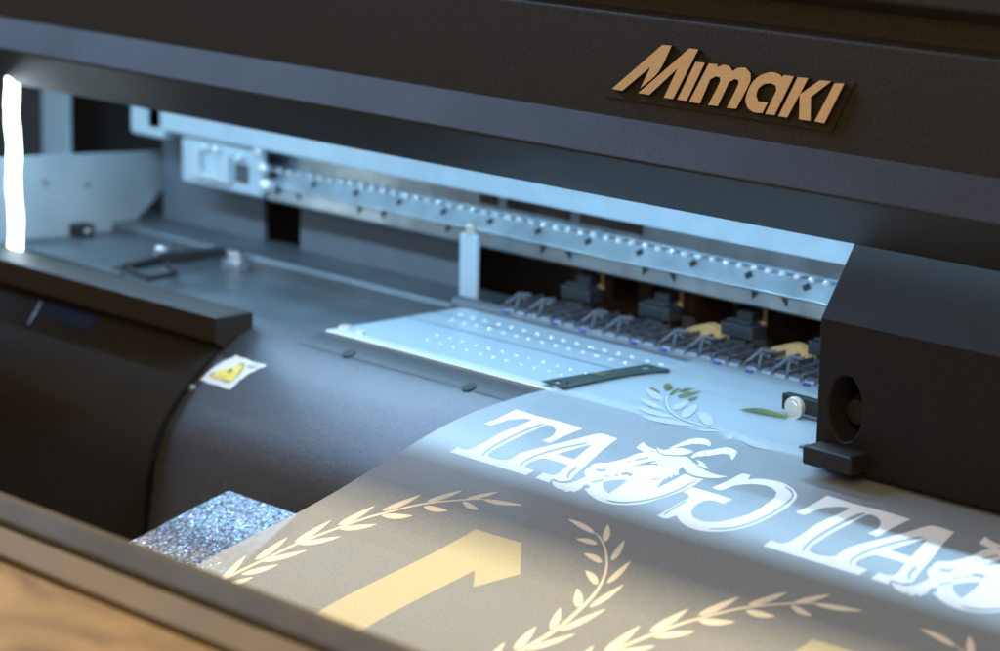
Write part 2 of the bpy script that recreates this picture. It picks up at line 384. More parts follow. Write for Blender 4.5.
# fixing holes: dark countersunk washers
for px, py in ((349,350),(469,383)):
    q = on(px, py, 2, -.0014); bm = bmesh.new(); cyl(bm, (q.x, q.y, aprz(q.y)+.0003), (0,-.4,1), .0036, .0012, 24)
    obj('fixing_hole', bm, 'dark', APR)
bm = bmesh.new()                                   # flat fixing flange along the apron top
for a, c in zip((0,-.004,-.008,-.012), (-.004,-.008,-.012,-.0165)):
    v = [bm.verts.new((x, y, aprz(y)+.0003)) for x, y in ((XL,a),(.74,a),(.74,c),(XL,c))]; bm.faces.new(v)
obj('apron_flange', bm, 'flange', APR)
# ---- left front cover with its handle bar
CP = [(-.016,-.006),(-.034,-.012),(-.048,-.022),(-.061,-.034),(-.070,-.045),(-.077,-.057),(-.081,-.072),(-.084,-.091),(-.086,-.13),(-.086,-.30)]
def covz(y): return smooth_prof(CP[::-1], y, .003)
prof = [(-.016-.0016*k, covz(-.016-.0016*k)) for k in range(42)]+[(-.086,-.13),(-.087,-.30),(-.016,-.30)]
XS = -.222
bm = bmesh.new(); extrude(bm, prof, -1.0, XS)
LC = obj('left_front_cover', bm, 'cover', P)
LC.data.polygons.foreach_set('use_smooth', [abs(p.normal.x) < .5 and len(p.vertices) == 4 for p in LC.data.polygons])
bm = bmesh.new(); extrude(bm, [(-.038,-.0085),(-.038,.0048),(-.013,.0048),(-.013,-.016),(-.030,-.016)], -1.0, XS+.002)
obj('top_rail_bar', bm, 'plastic', LC, bevel=.0010)
# label
def apr_xy(px, py):
    d = ray(px, py); t = 1.2
    while t < 2.2 and (CAM+t*d).z > aprz((CAM+t*d).y): t += .0008
    p = CAM+(t-.0004)*d; return (p.x, p.y)
def apr_decal(loops, mats, eps, parent, name):
    bm = bmesh.new()
    for L in loops: decal_bm(bm, [L], (190,340), 9.3, 0, eps, 0, apr_xy, aprz)
    up_normals(bm); return obj(name, bm, mats, parent, recalc=False)
WL = apr_decal([smooth_pts([(90,375),(180,290),(300,210),(430,150),(570,200),(715,243),(610,290),(490,360),(375,467),(230,425)], 30, 4)], 'label', .0004, P, 'warning_label')
WL['label'] = 'white label with a yellow warning triangle on the curved black apron'
apr_decal([[(172,345),(330,280),(522,228),(450,320),(390,405),(280,380)]], 'yellow', .0008, WL, 'warning_triangle')
apr_decal([[(345,316),(378,285),(396,290),(386,312),(362,324)], [(265,345),(340,362),(338,370),(262,353)], [(585,232),(650,246),(646,251),(581,237)], [(560,245),(635,261),(631,266),(556,250)], [(535,258),(618,275),(614,280),(531,263)], stroke([(180,346),(385,402),(515,232)], 4), stroke([(180,344),(330,281),(515,230)], 4)], 'black', .0011, WL, 'warning_symbol')
# small screw at cover edge
bm = bmesh.new(); q = on(194, 388, 0, XS+.001); dome(bm, (XS+.001, q.y-.001, q.z), .0022, 1, 12); obj('cover_screw', bm, 'steel', LC)
# pocket under the bar (a dark blue notch in the cover) on the sloped face
def cov_xy(px, py):
    d = ray(px, py); t = 1.2; zf = covz
    while t < 2.4 and (CAM+t*d).z > zf((CAM+t*d).y): t += .001
    p = CAM+(t-.0005)*d; return (p.x, p.y)
bm = bmesh.new(); decal_bm(bm, [[(44,301),(103,318),(86,331),(66,327),(41,312)]], (0,0), 1, 0, .0006, 0, cov_xy, covz); up_normals(bm)
obj('pocket', bm, 'pocket', LC, recalc=False)
bm = bmesh.new(); decal_bm(bm, [stroke([(42,301),(36,312),(28,326)], 1.3)], (0,0), 1, 0, .0006, 0, cov_xy, covz); up_normals(bm)
obj('seam_line', bm, 'steel_dark', LC, recalc=False)

# ---- tray behind the left cover
bm = bmesh.new(); TZ = -.015; box(bm, -.80, XL-.001, -.012, .122, -.03, TZ)
TR = obj('side_tray', bm, 'tray', P, bevel=.0008)
bm = bmesh.new(); q0, q1, q2 = on(25,241,2,TZ+.004), on(125,275,2,TZ+.004), on(215,252,2,TZ+.004); box(bm, q0.x-.02, q2.x, q1.y, q2.y-.004, TZ+.0002, TZ+.004); box(bm, q0.x-.02, q1.x, q1.y-.004, q1.y-.0002, TZ+.0002, TZ+.0058)
obj('tray_plate', bm, 'tray', TR, bevel=.0006)
LZ0 = -.006; ly = on(224,250,2,LZ0).y; py_ = on(300,251,2,LZ0).y
bm = bmesh.new(); extrude(bm, [(ly,-.03),(ly,LZ0-.0015),(ly+.002,LZ0+.0008),(ly+.005,LZ0),(py_+.01,LZ0),(py_+.01,-.03)], -.80, on(466,306,2,LZ0).x)
obj('rear_ledge', bm, 'tray', TR, bevel=.0005)
bm = bmesh.new(); ry = on(380,266,2,LZ0+.002).y; box(bm, on(347,257,2,LZ0+.002).x, on(420,277,2,LZ0+.002).x+.02, ry, ry+.002, LZ0+.0002, LZ0+.002); obj('ledge_rib', bm, 'side', TR)
# back panels with a dark slot between
def panel(x0, x1, y, z0, z1_, m_, name, t=.004):
    bm = bmesh.new(); box(bm, x0, x1, y, y+t, z0, z1_); return obj(name, bm, m_, P, bevel=.0006)
xa = on(165,215,1,py_).x; xb = on(263,225,1,py_).x; xc_ = on(300,235,1,py_).x; xd = on(460,270,1,py_).x
panel(xa-.002, xb, py_, LZ0, .10, 'panel', 'back_panel'); panel(xc_, xd, py_, LZ0, .10, 'panel', 'back_panel')
bm = bmesh.new(); box(bm, xa-.3, XL, py_+.03, py_+.034, -.03, .12); obj('slot_back', bm, 'dark', P)
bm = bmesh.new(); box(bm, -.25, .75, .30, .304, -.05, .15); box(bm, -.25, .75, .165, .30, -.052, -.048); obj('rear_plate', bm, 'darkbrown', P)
bm = bmesh.new(); box(bm, -1.2, .80, .335, .340, -.3, .26); obj('rear_plate', bm, 'dark', P)  # back wall added to stop warm light leaking in from behind
# bits hanging under the rail at the left
bm = bmesh.new()
for k in range(5):
    q = on(325+k*9, 212+k*2.5, 1, .15); bm = bmesh.new(); box(bm, q.x-.002, q.x+.002, .15, .153, q.z-.003, q.z+.004); obj('cable_clip', bm, 'steel', P)
bm = bmesh.new(); q = on(297,220,1,.19); box(bm, q.x-.002, q.x+.003, .19, .193, q.z-.02, q.z+.02); obj('red_wire', bm, 'tan', P)
# upright post
p0 = on(458,300,1,.112); p1 = on(480,236,1,.112)
bm = bmesh.new(); box(bm, p0.x, p1.x-.003, .112, .1155, -.014, p1.z-.0005); PO = obj('upright_post', bm, 'steel_light', P, bevel=.0015)
bm = bmesh.new(); cyl(bm, ((p0.x+p1.x)/2-.001,   .114, p1.z+.0015), (0,0,1), .0030, .005, 20); dome(bm, ((p0.x+p1.x)/2-.001, .114, p1.z+.004), .0030, .7, 14); obj('post_cap', bm, 'screw', PO)
# left side wall (a plate across the printer, diagonal rear edge)
X1 = on(76,235,2,TZ+.004).x
w = [on(*q, 0, X1) for q in ((-60,262),(26,240),(126,231),(152,203),(180,166),(183,150),(0,158),(-60,160))]
bm = bmesh.new(); a = [bm.verts.new(q) for q in w]; c = [bm.verts.new(q+Vector((-.003,0,0))) for q in w]; n = len(w)
bm.faces.new(a); bm.faces.new(c[::-1])
for i in range(n): bm.faces.new((a[i], a[(i+1)%n], c[(i+1)%n], c[i]))
SW = obj('side_plate', bm, 'side', P, bevel=.0004)
for px, py in ((45,182),(88,184)):
    q = on(px, py, 0, X1+.001); bm = bmesh.new(); cyl(bm, (X1+.0006, q.y, q.z), (1,0,0), .0022, .0012, 16); obj('rivet_head', bm, 'steel', SW)
q = on(77,228,0,X1+.001); bm = bmesh.new(); box(bm, X1+.001, X1+.012, q.y-.006, q.y+.006, q.z-.005, q.z+.0035); DB = obj('sensor_box', bm, 'rubber', P, bevel=.0008)
bm = bmesh.new(); box(bm, X1+.0122, X1+.0126, q.y-.002, q.y+.002, q.z-.001, q.z+.001); obj('sensor_lens', bm, 'white_glint', DB)
# columns beyond the side plate
def colpx(name, a, b, y, t, m_):
    p, q = on(*a, 1, y), on(*b, 1, y); bm = bmesh.new(); box(bm, p.x, q.x, y, y+t, q.z-.05, .16); return obj(name, bm, m_, P, bevel=.002)
colpx('frame_column', (40,80), (69,160), .15, .004, 'steel_light')
colpx('frame_panel', (-80,80), (40,160), .17, .02, 'steel_dark')
bm = bmesh.new(); p, q = on(69,90,1,.22), on(300,160,1,.22); box(bm, p.x-.05, q.x, .22, .224, -.05, .17); obj('inner_wall', bm, 'cover', P)
# ---- lever on the tray
bm = bmesh.new()
def bar(bm, p, q, w, h):
    p, q = Vector(p), Vector(q); d = (q-p); n_ = Vector((-d.y, d.x, 0)).normalized()*w/2
    v = [bm.verts.new(k) for k in (p+n_, p-n_, q-n_, q+n_)]; t = [bm.verts.new(k.co+Vector((0,0,h))) for k in v]
    bm.faces.new(v[::-1]); bm.faces.new(t)
    for i in range(4): bm.faces.new((v[i], v[(i+1)%4], t[(i+1)%4], t[i]))
g = lambda px, py, z=.001: tuple(on(px, py, 2, z+TZ+.003))
pA, pB, pC = g(127,270,.004), g(160,262,.004), g(224,256,.004)
bar(bm, pA, pB, .006, .004); bar(bm, pB, pC, .008, .0055); bar(bm, g(127,272,.003), g(150,281,.003), .003, .003); bar(bm, g(150,281,.003), g(176,276,.003), .003, .003); bar(bm, g(176,276,.003), g(166,266,.003), .003, .003)
LV = obj('lever', bm, 'rubber', P, bevel=.0006)
q = on(236,264,2,TZ+.004); bm = bmesh.new(); box(bm, q.x-.008, q.x+.008, q.y-.005, q.y+.005, TZ+.0002, TZ+.007); cyl(bm, (q.x, q.y, TZ+.0095), (0,0,1), .005, .005, 20); obj('lever_pivot', bm, 'chrome', LV, bevel=.001)
bm = bmesh.new(); q = on(163,256,2,TZ+.004); cyl(bm, (q.x, q.y, TZ+.0072), (0,0,1), .005, .006, 20); obj('lever_pin', bm, 'chrome', LV, bevel=.001)

# ---- guide rail beam
YR = .13; xr0 = -.472
bm = bmesh.new(); extrude(bm, [(.118,.0590),(.118,.0800),(.16,.0800),(.16,.0590)], -.497, .60)
RL = obj('guide_beam', bm, 'steel_light', P, bevel=.0010)
bm = bmesh.new(); extrude(bm, [(.138,.0588),(.150,.0588),(.150,.0275),(.1300,.0262),(.1278,.0278),(.1285,.0352),(.1262,.0360),(.1330,.0450),(.138,.0455)], xr0, .60)
RF = obj('carriage_rail', bm, 'rail', P, bevel=.0004)
x = xr0+.012; rv = None
while x < .16:
    if rv is None:
        bm = bmesh.new(); dome(bm, (0, .1322, .0453), .0021, .8, 12); rv = obj('white_glint', bm, 'white_glint', RF); rv.location.x = x  # white studs stand for LED reflections along the rail edge
    else:
        c = rv.copy(); COL.objects.link(c); c.parent = RF; c.location.x = x
    x += .0096
bm = bmesh.new(); x = .054-.0165; k = 0
nA = Vector((0, -.0090, .0068)).normalized()
while x > xr0+.04:
    c0 = Vector((x, .1262+.0042, .0360+.0055))+nA*.0003; u_ = Vector((0,.0068,.0090)).normalized()
    bm = bmesh.new(); v = [bm.verts.new(c0+q) for q in (Vector((-.0030,0,0)), -u_*.0026, Vector((.0030,0,0)), u_*.0026)]; bm.faces.new(v); obj('punched_hole', bm, 'dark', RF, recalc=False)
    if k % 2 == 0:
        for s in (-1, 1):
            xx = x-.022+s*.0095
            bm = bmesh.new(); v = [bm.verts.new((xx+a*s, .1279, zz)) for a, zz in ((-.0022,.0345),(.0026,.0345),(.0022,.0300))]; bm.faces.new(v if s > 0 else v[::-1]); obj('punched_notch', bm, 'dark', RF, recalc=False)
    x -= .0385; k += 1
for a, b_ in (((507,198),(570,212)),((580,216),(642,234)),((480,190),(498,198))):
    p, q = on(*a, 1, .1377), on(*b_, 1, .1377); bm = bmesh.new(); box(bm, p.x, q.x, .1374, .1378, .0490, .0560); obj('slot', bm, 'darkbrown', RF)
# beam end bracket
boxpx('end_block', (129,99), (163,140), .118, .15, 'steel_light', RL, bevel=.003)
p, q = on(181,140,1,.124), on(262,192,1,.124)
bm = bmesh.new(); box(bm, p.x, q.x, .124, .129, .028, .0585); EB = obj('rail_end_bracket', bm, 'steel_light', P, bevel=.002)
bm = bmesh.new()
a = on(194,150,1,.1225); b_ = on(230,178,1,.1225)
for X0, X1_, Z0, Z1_ in ((a.x, a.x+.007, .033,.0515),(b_.x-.007, b_.x, .033,.0515),(a.x+.007, b_.x-.007, .033,.037)): box(bm, X0, X1_, .1205, .1238, Z0, Z1_)
obj('bracket_loop', bm, 'trim', EB, bevel=.001)
bm = bmesh.new()
for px, py, r in ((226,136,.0022),(258,152,.0045),(266,186,.006),(215,150,.004),(238,158,.0035),(262,168,.005),(204,147,.0035)):
    q = on(px, py, 1, .121); bm = bmesh.new(); dome(bm, (q.x, .122, q.z), r*.8, .9, 14); obj('bracket_screw', bm, 'white_glint', EB)  # screws coloured white to stand for specular spots on the bracket

q = on(240,172,1,.1235); bm = bmesh.new(); box(bm, q.x-.004, q.x+.008, .1225, .1238, q.z-.006, q.z+.005); obj('bracket_slot', bm, 'steel_dark', EB, bevel=.0008)

# ---- led strip under the hood (housing + diodes) and the upright led at the left
LY, LZ = .0195, .1235
bm = bmesh.new(); box(bm, -.70, .62, LY-.004, LY+.004, LZ+.0012, LZ+.0080)
LS = obj('led_strip', bm, 'ledhousing', P)
L = bpy.data.lights.new('led_strip_light', 'AREA'); L.shape = 'RECTANGLE'; L.size = 1.25; L.size_y = .0028; L.energy = 1.0; L.color = (.41,.71,1.0)
lo = bpy.data.objects.new('led_strip_light', L); COL.objects.link(lo); lo.location = (-.04, LY, LZ); lo.rotation_euler = (math.radians(-2), 0, 0); lo.parent = LS
STRIP = L
bm = bmesh.new(); prev = None
for k in range(26):
    s = k/25; q = on(11+5*s+.9*math.sin(s*17), 60+192*s, 1, .0)
    ring = [bm.verts.new((q.x+.0044*math.cos(t)*(1+.10*math.sin(s*40)), q.y+.004*math.sin(t), q.z)) for t in [i*math.pi/4 for i in range(8)]]
    if prev:
        for i in range(8): bm.faces.new((prev[i], prev[(i+1)%8], ring[(i+1)%8], ring[i]))
    prev = ring
obj('upright_led_tube', bm, 'led', P, smooth=True)

# ---- rollers and media guides behind the platen
bm = bmesh.new(); cyl(bm, (.24, .104, -.0015), (1,0,0), .0055, .86, 24); obj('grit_roller', bm, 'steel_dark', P)
PITCH = .0585
def guide_unit(x0):
    e = bpy.data.objects.new('pinch_roller_unit', None); COL.objects.link(e); e.parent = P; e.location = (x0, .104, 0)
    bm = bmesh.new()                                     # roller segments
    for k in range(6):
        cyl(bm, (k*.0093+.0045, 0, .0010), (1,0,0), .0042, .0072, 16)
    obj('roller_segments', bm, 'guide', e, bevel=.0004)
    for k in range(6):
        xx = k*.0093; bm = bmesh.new()
        bar(bm, (xx, -.003, .0032), (xx, .026, .0050), .0012, .0028)
        obj('guide_finger', bm, 'finger', e)
    bm = bmesh.new()
    for yy_, x_0, x_1 in ((.0065, .0003, .046), (.0125, -.003, .037), (.0185, .009, .050)):
        bar(bm, (x_0, yy_, .0046), (x_1, yy_, .0046), .0014, .0014)
    obj('cross_bar', bm, 'guide', e)
    for k in (0, 2):
        xx = k*.0093-.001; bm = bmesh.new()
        bar(bm, (xx, -.002, .004), (xx+.001, .009, .0095), .0022, .0014); bar(bm, (xx+.0055, .002, .003), (xx+.001, .009, .0095), .0014, .0014); bar(bm, (xx+.001, .009, .0095), (xx+.008, .011, .0095), .0018, .0014)
        cyl(bm, (xx+.003, .012, .0072), (1,0,0), .0022, .004, 16)
        obj('spring_hook', bm, 'hook', e, bevel=.0002)
    for a0 in (.0015, .0385):
        bm = bmesh.new(); box(bm, a0, a0+.0045, -.0046, -.0035, .0012, .0030); obj('blue_insert', bm, 'blue', e)
    bm = bmesh.new(); box(bm, .018, .040, .022, .032, .0095, .0165); box(bm, .020, .036, .024, .03, .0167, .0180)
    cb = obj('clamp_block', bm, 'block', e, bevel=.0004)
    bm = bmesh.new(); bar(bm, (.029,.028,.0167), (.029,.075,.026), .010, .005); bar(bm, (.029,.020,.003), (.029,.028,.0093), .012, .003); obj('pressure_arm', bm, 'rubber', e)
    bm = bmesh.new(); box(bm, .030, .0345, .036, .0385, .014, .032); obj('clamp_stem', bm, 'tan', e, bevel=.0004)
    bm = bmesh.new()                                     # half round tan core end
    prof_ = [(.0175*math.cos(t)+.0015, .0085*math.sin(t)*(1+.08*math.sin(5*t))+.0015) for t in [math.pi*i/16 for i in range(17)]]+[(-.008,-.010),(.002,-.013),(.010,-.006)]
    a = [bm.verts.new((x_, .030, z_)) for x_, z_ in prof_]; c = [bm.verts.new((x_, .036, z_)) for x_, z_ in prof_]
    bm.faces.new(a); bm.faces.new(c[::-1])
    for i in range(len(a)): bm.faces.new((a[i], a[(i+1)%len(a)], c[(i+1)%len(a)], c[i]))
    obj('core_end', bm, 'tan', e)
    return e
UX = .084
proto = guide_unit(UX-PITCH)
def copy_tree(o, parent):
    c = o.copy(); COL.objects.link(c); c.parent = parent
    for ch in list(o.children): copy_tree(ch, c)
    return c
for k in (0, -2, -3, -4):
    c = copy_tree(proto, P); c.location.x = UX+k*PITCH
    if k in (-3,-4):
        for ch in list(c.children):
            if ch.name.startswith('core_end'): bpy.data.objects.remove(ch)
# frame of the pinch mechanism in the dark
bm = bmesh.new(); box(bm, -.17, .5, .185, .19, -.03, .02); box(bm, -.17, .5, .15, .185, -.03, -.026)
for k in range(22):
    xk = -.16+k*.024+random.uniform(-.006,.006); box(bm, xk, xk+random.uniform(.003,.011), random.uniform(.150,.172), .184, random.uniform(-.01,.012), random.uniform(.02,.05))
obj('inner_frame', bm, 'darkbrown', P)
# shelf under the glitter sheet
GS = [(-.094,-.0600),(-.155,-.076),(-.40,-.140)]
bm = bmesh.new()
prof = [(-.093,-.0630),(-.155,-.0790),(-.36,-.133),(-.36,-.30),(-.093,-.30)]; extrude(bm, prof, -.1325, .75)
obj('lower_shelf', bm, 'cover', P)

# ================================================================== GLITTER SHEET
bm = bmesh.new(); yy = [-.0945-.262*k/24 for k in range(25)]; xs = [-.134+.087*k/12 for k in range(13)]
gz = lambda y: smooth_prof(GS[::-1], y, .01)+.0006
gr = [[bm.verts.new((-.134+(.054+(-y-.0945)*.37)*j_/12, y, gz(y))) for j_ in range(13)] for y in yy]
for i in range(24):
    for j in range(12): bm.faces.new((gr[i][j], gr[i][j+1], gr[i+1][j+1], gr[i+1][j]))
up_normals(bm); g_ = obj('glitter_sheet', bm, 'glitter', recalc=False)
g_['label'] = 'sparkling silver-blue holographic glitter sheet lying below the left edge of the film'; g_['category'] = 'glitter sheet'
md = g_.modifiers.new('thick', 'SOLIDIFY'); md.thickness = .0004; md.offset = -1

# ================================================================== PRINTED FILM
FM = thing('printed_transfer_film', 'frosted film printed with mirrored white lettering and gold laurels, hanging from the platen', 'film')
XF = -.007
bm = bmesh.new(); ny = 130; yy = [.108-.56*k/ny for k in range(ny+1)]; xs = [XF+.65*k/20 for k in range(21)]
gr = [[bm.verts.new((x, y, filmz(y)+FZ)) for x in xs] for y in yy]
for i in range(ny):
    for j in range(20): bm.faces.new((gr[i][j], gr[i][j+1], gr[i+1][j+1], gr[i+1][j]))
up_normals(bm); obj('film_sheet', bm, 'film', FM, smooth=True, recalc=False)
DX = .1905
A_, B_, C_, D_, E_ = (440,400), (510,420), (580,430), (640,430), (650,460); K8 = 8.133
def b2a(P_): return [(x+569, y+163) for x, y in P_]
ta = [(78,425),(142,383),(190,402),(240,403),(290,383),(360,345),(480,275),(600,225),(700,185),(752,163),(700,153),(640,155),(560,163),(480,188),(412,210),(360,190),(400,180),(480,145),(620,78),(720,110),(800,135),(976,178),
      (1159,233),(1020,290),(889,350),(829,328),(899,303),(934,273),(943,245),(925,220),(890,205),(856,206),(780,240),(660,292),(560,340),(470,390),(410,425),(390,447),(402,464),(450,481),(520,491),(570,485)] \
     + b2a([(50,290),(100,265),(250,225),(400,190),(560,150),(680,120),(745,113),(872,153),(760,240),(640,350),(560,420),(515,465),(490,490),(450,497),(400,500),(360,482),(332,486),(318,512),(205,473),(270,430),(330,447),(375,445),(410,425),(470,365),(380,340),(285,315),(240,318),(150,350),(122,375),(132,392),(200,410),(130,452)])
holesTA = [b2a([(385,278),(480,250),(600,215),(668,200),(620,240),(560,290),(520,322),(450,300)]),
           b2a(stroke([(84,382),(100,350),(160,315),(260,275),(400,235),(540,205),(640,188)], 14)),
           stroke([(345,460),(375,420),(440,375),(560,310),(680,255),(780,215),(850,195)], 17),
           b2a(stroke([(470,478),(480,440),(510,410),(540,390)], 20))]
head = [(-229,409),(-199,424),(-129,437),(-49,424),(11,399),(45,382),(36,354),(46,324),(81,304),(91,289),(131,271),(221,269),(238,264),(300,252),(380,230),(460,195),(525,183),(490,165),(455,145),(512,100),(545,130),(585,150),(615,160),(640,190),(700,212),(800,218),(872,222),
        (888,235),(940,280),(1000,320),(1060,350),(1130,372),(1212,380),(1130,393),(1030,390),(950,378),(900,362),(862,340),(845,312),(822,308),(800,335),(805,362),(775,372),(755,368),(745,392),(722,378),(700,400),(680,403),(620,478),(700,440),(780,400),(858,362),(920,388),(1003,400),
        (940,445),(880,478),(780,518),(650,560),(520,598),(380,612),(250,603),(150,575),(80,530),(35,480),(68,478),(82,458),(62,447),(35,452),(10,479),(-50,509),(-75,495),(-100,505),(-135,500),(-120,490),(-169,484),(-219,449)]
holesH = [smooth_pts([(187,425),(185,460),(205,495),(235,518),(310,470),(390,408),(300,408)], 40, 3),
          stroke([(92,432),(130,420),(200,409)], 10), stroke([(130,322),(170,333),(214,324)], 18),
          [(430,295),(500,275),(560,260),(640,248),(600,264),(575,272),(590,278),(632,272),(635,290),(560,284),(480,292)],
          stroke([(195,379),(258,379)], 9), [(330,356),(380,345),(436,362),(410,380),(370,366),(350,372)], stroke([(285,372),(312,370)], 14),
          stroke([(445,248),(505,237),(565,226)], 10), stroke([(383,258),(414,256)], 7), stroke([(572,179),(605,178)], 7), stroke([(575,406),(648,400)], 9), stroke([(225,305),(250,312)], 8),
          stroke([(215,572),(300,590),(420,590),(560,570),(700,530),(820,480),(955,405)], 14)]
d2 = lambda P_: P_
horn1 = [(240,152),(290,120),(350,105),(450,75),(530,68),(565,95),(572,132),(540,135),(500,117),(440,122),(380,138),(320,147)]
horn2 = [(415,225),(440,195),(520,175),(600,160),(700,148),(770,150),(802,185),(785,225),(740,248),(725,218),(680,195),(600,200),(520,212),(440,238)]
ear = [(133,143),(190,165),(260,152),(340,150),(432,175),(400,195),(300,208),(200,200),(160,185)]
tuft = [(452,245),(500,258),(530,285),(556,322),(500,300),(470,285),(480,268)]
rings1 = [stroke([(365,95),(395,140)], 7), stroke([(475,62),(480,125)], 7), stroke([(555,95),(530,105)], 5)]
rings2 = [stroke([(500,172),(525,215)], 7), stroke([(595,155),(608,208)], 7), stroke([(712,145),(690,195)], 7), stroke([(790,195),(735,210)], 5)]
def clip_rings(rings, t=.78):
    out = []
    for r in rings:
        cx = sum(p[0] for p in r)/len(r); cy = sum(p[1] for p in r)/len(r); out.append([(cx+(x-cx)*t, cy+(y-cy)*t) for x, y in r])
    return out
Gp = [(388,175),(440,190),(520,165),(620,152),(700,158),(760,175),(790,203),(780,235),(730,275),(640,330),(520,370),(420,388),(330,385),(270,360),(255,330),(280,290),(330,260),(390,255),(460,275),(512,247),(400,210),(330,190),(265,172),(205,202),(238,215),(245,237),(150,290),(45,350),(98,368),(165,348),(185,380),(230,415),(300,440),(400,450),(520,440),(640,410),(760,355),(860,295),(910,250),(920,215),(890,180),(830,145),(740,125),(660,119),(612,125),(628,97),(575,88),(500,125)]
holesG = [stroke([(365,431),(480,430),(600,405),(740,345),(840,280),(885,240),(890,210),(870,185),(845,170)], 11), stroke([(236,252),(150,302),(85,345)], 10)]
def leaves_left():
    c7 = lambda x, y: (210+x/5.919, 480+y/5.919); c8 = lambda x, y: (360+x/5.206, 475+y/5.206)
    L = []
    for a, b_, w in (((265,475),(460,340),36),((500,370),(718,238),34),((755,268),(980,152),34),((305,485),(578,415),30),((525,382),(775,335),30),((765,292),(990,262),30),((185,560),(408,500),32),((60,600),(215,445),36),((40,640),(260,575),32)):
        L.append(leaf(c7(*a), c7(*b_), w/5.919, .12))
    for a, b_, w in (((115,188),(320,103),28),((345,140),(535,80),26),((552,125),(722,88),22),((110,212),(277,213),30),((330,165),(458,187),30),((533,140),(620,182),30),((640,130),(850,158),24)):
        L.append(leaf(c8(*a), c8(*b_), w/5.206, .12))
    st = stroke([c7(20,620),c7(170,545),c7(300,483),c7(520,377),c7(760,285),c8(0,236),c8(110,204),c8(330,152),c8(550,130),c8(660,129)][::1], 2.6, .45)
    return L, st
def leaves_right():
    f = lambda x, y: (480+x/4.617, 510+y/4.617); L = []
    for a, b_, w in (((530,108),(405,42),26),((543,158),(442,135),26),((565,243),(478,202),30),((543,345),(485,280),38),((450,450),(450,362),44),((325,553),(372,452),38),((155,645),(260,538),38),((0,740),(115,612),38),
                     ((575,148),(590,66),34),((605,235),(667,140),30),((585,340),(697,235),28),((505,450),(667,343),28),((365,560),(582,457),28),((215,648),(444,572),26),((60,735),(300,680),26)):
        L.append(leaf(f(*a), f(*b_), w/4.617, .1))
    st = stroke([f(530,105),f(560,140),f(580,190),f(585,260),f(565,330),f(520,400),f(450,470),f(350,555),f(190,651),f(30,735),f(-120,800)][::-1], 4.2, .6)
    return L, st
def horn(C, Wd, gap=2.2):
    segs = []
    for i in range(len(C)-1):
        p, q = Vector(C[i]), Vector(C[i+1]); t = (q-p).normalized(); n_ = Vector((-t.y, t.x))
        pp = Vector(C[i-1]) if i else p-t; qq = Vector(C[i+2]) if i+2 < len(C) else q+t
        n0 = (q-pp).normalized(); n0 = Vector((-n0.y, n0.x)); n1 = (qq-p).normalized(); n1 = Vector((-n1.y, n1.x))
        a, b = p+t*gap, q-t*gap; w0, w1 = Wd[i]/2, Wd[i+1]/2; wm = (w0+w1)/2*1.06; m_ = (a+b)/2; nm_2 = (n0+n1).normalized()
        segs.append([tuple(v) for v in (a+n0*w0, m_+nm_2*wm, b+n1*w1, b+t*gap*.6, b-n1*w1, m_-nm_2*wm, a-n0*w0, a+t*gap*.9)])
    return segs
def text_design(k):
    dx = DX*k; bm = bmesh.new()
    decal_bm(bm, [smooth_pts(ta, 38, 4)]+holesTA, A_, K8, dx, .00006)
    decal_bm(bm, [smooth_pts(head, 50, 3)]+holesH, C_, K8, dx, .00009)
    for sg in horn([(245,150),(318,126),(372,108),(430,94),(482,92),(530,98),(560,112),(566,136)], [10,26,34,42,46,46,34,10])+horn([(418,226),(455,204),(525,192),(600,184),(660,172),(715,170),(762,190),(748,245)], [16,34,44,44,46,52,64,10]):
        decal_bm(bm, [sg], D_, K8, dx, .00012)
    decal_bm(bm, [smooth_pts(ear, 60, 3)], D_, K8, dx, .00012); decal_bm(bm, [smooth_pts(tuft, 60, 3)], D_, K8, dx, .00012)
    decal_bm(bm, [smooth_pts(Gp, 40, 4)]+holesG, E_, 6.25, dx, .000075)
    up_normals(bm); return obj('printed_lettering', bm, 'ink', FM, recalc=False)
def laurel(k, which):
    dx = DX*k; bm = bmesh.new(); L, st = (leaves_left if which == 0 else leaves_right)()
    for l in L: decal_bm(bm, [l], (0,0), 1, dx, .00006)
    decal_bm(bm, [st], (0,0), 1, dx, .00010); up_normals(bm); return obj('printed_laurel', bm, 'gold', FM, recalc=False)
def numeral(k):
    dx = DX*k; f = lambda x, y: (360+x/5.206, 475+y/5.206); bm = bmesh.new()
    Lp = [f(603,284),f(840,355),f(835,517),f(590,585),f(597,498),(330,650.6),(250,653)]
    decal_bm(bm, [Lp], (0,0), 1, dx, .00006, 0)
    c = (sum(p[0] for p in Lp)/7, sum(p[1] for p in Lp)/7)
    up_normals(bm); return obj('printed_numeral', bm, 'yellowink', FM, recalc=False)
for k, t in ((0,'left'), (1,'right')):
    text_design(k)['label'] = 'mirrored white GOAT lettering with a goat head, %s of the two' % t
for k in (0, 1):
    laurel(k, 0); laurel(k, 1); numeral(k)
laurel(-1, 1) if False else None
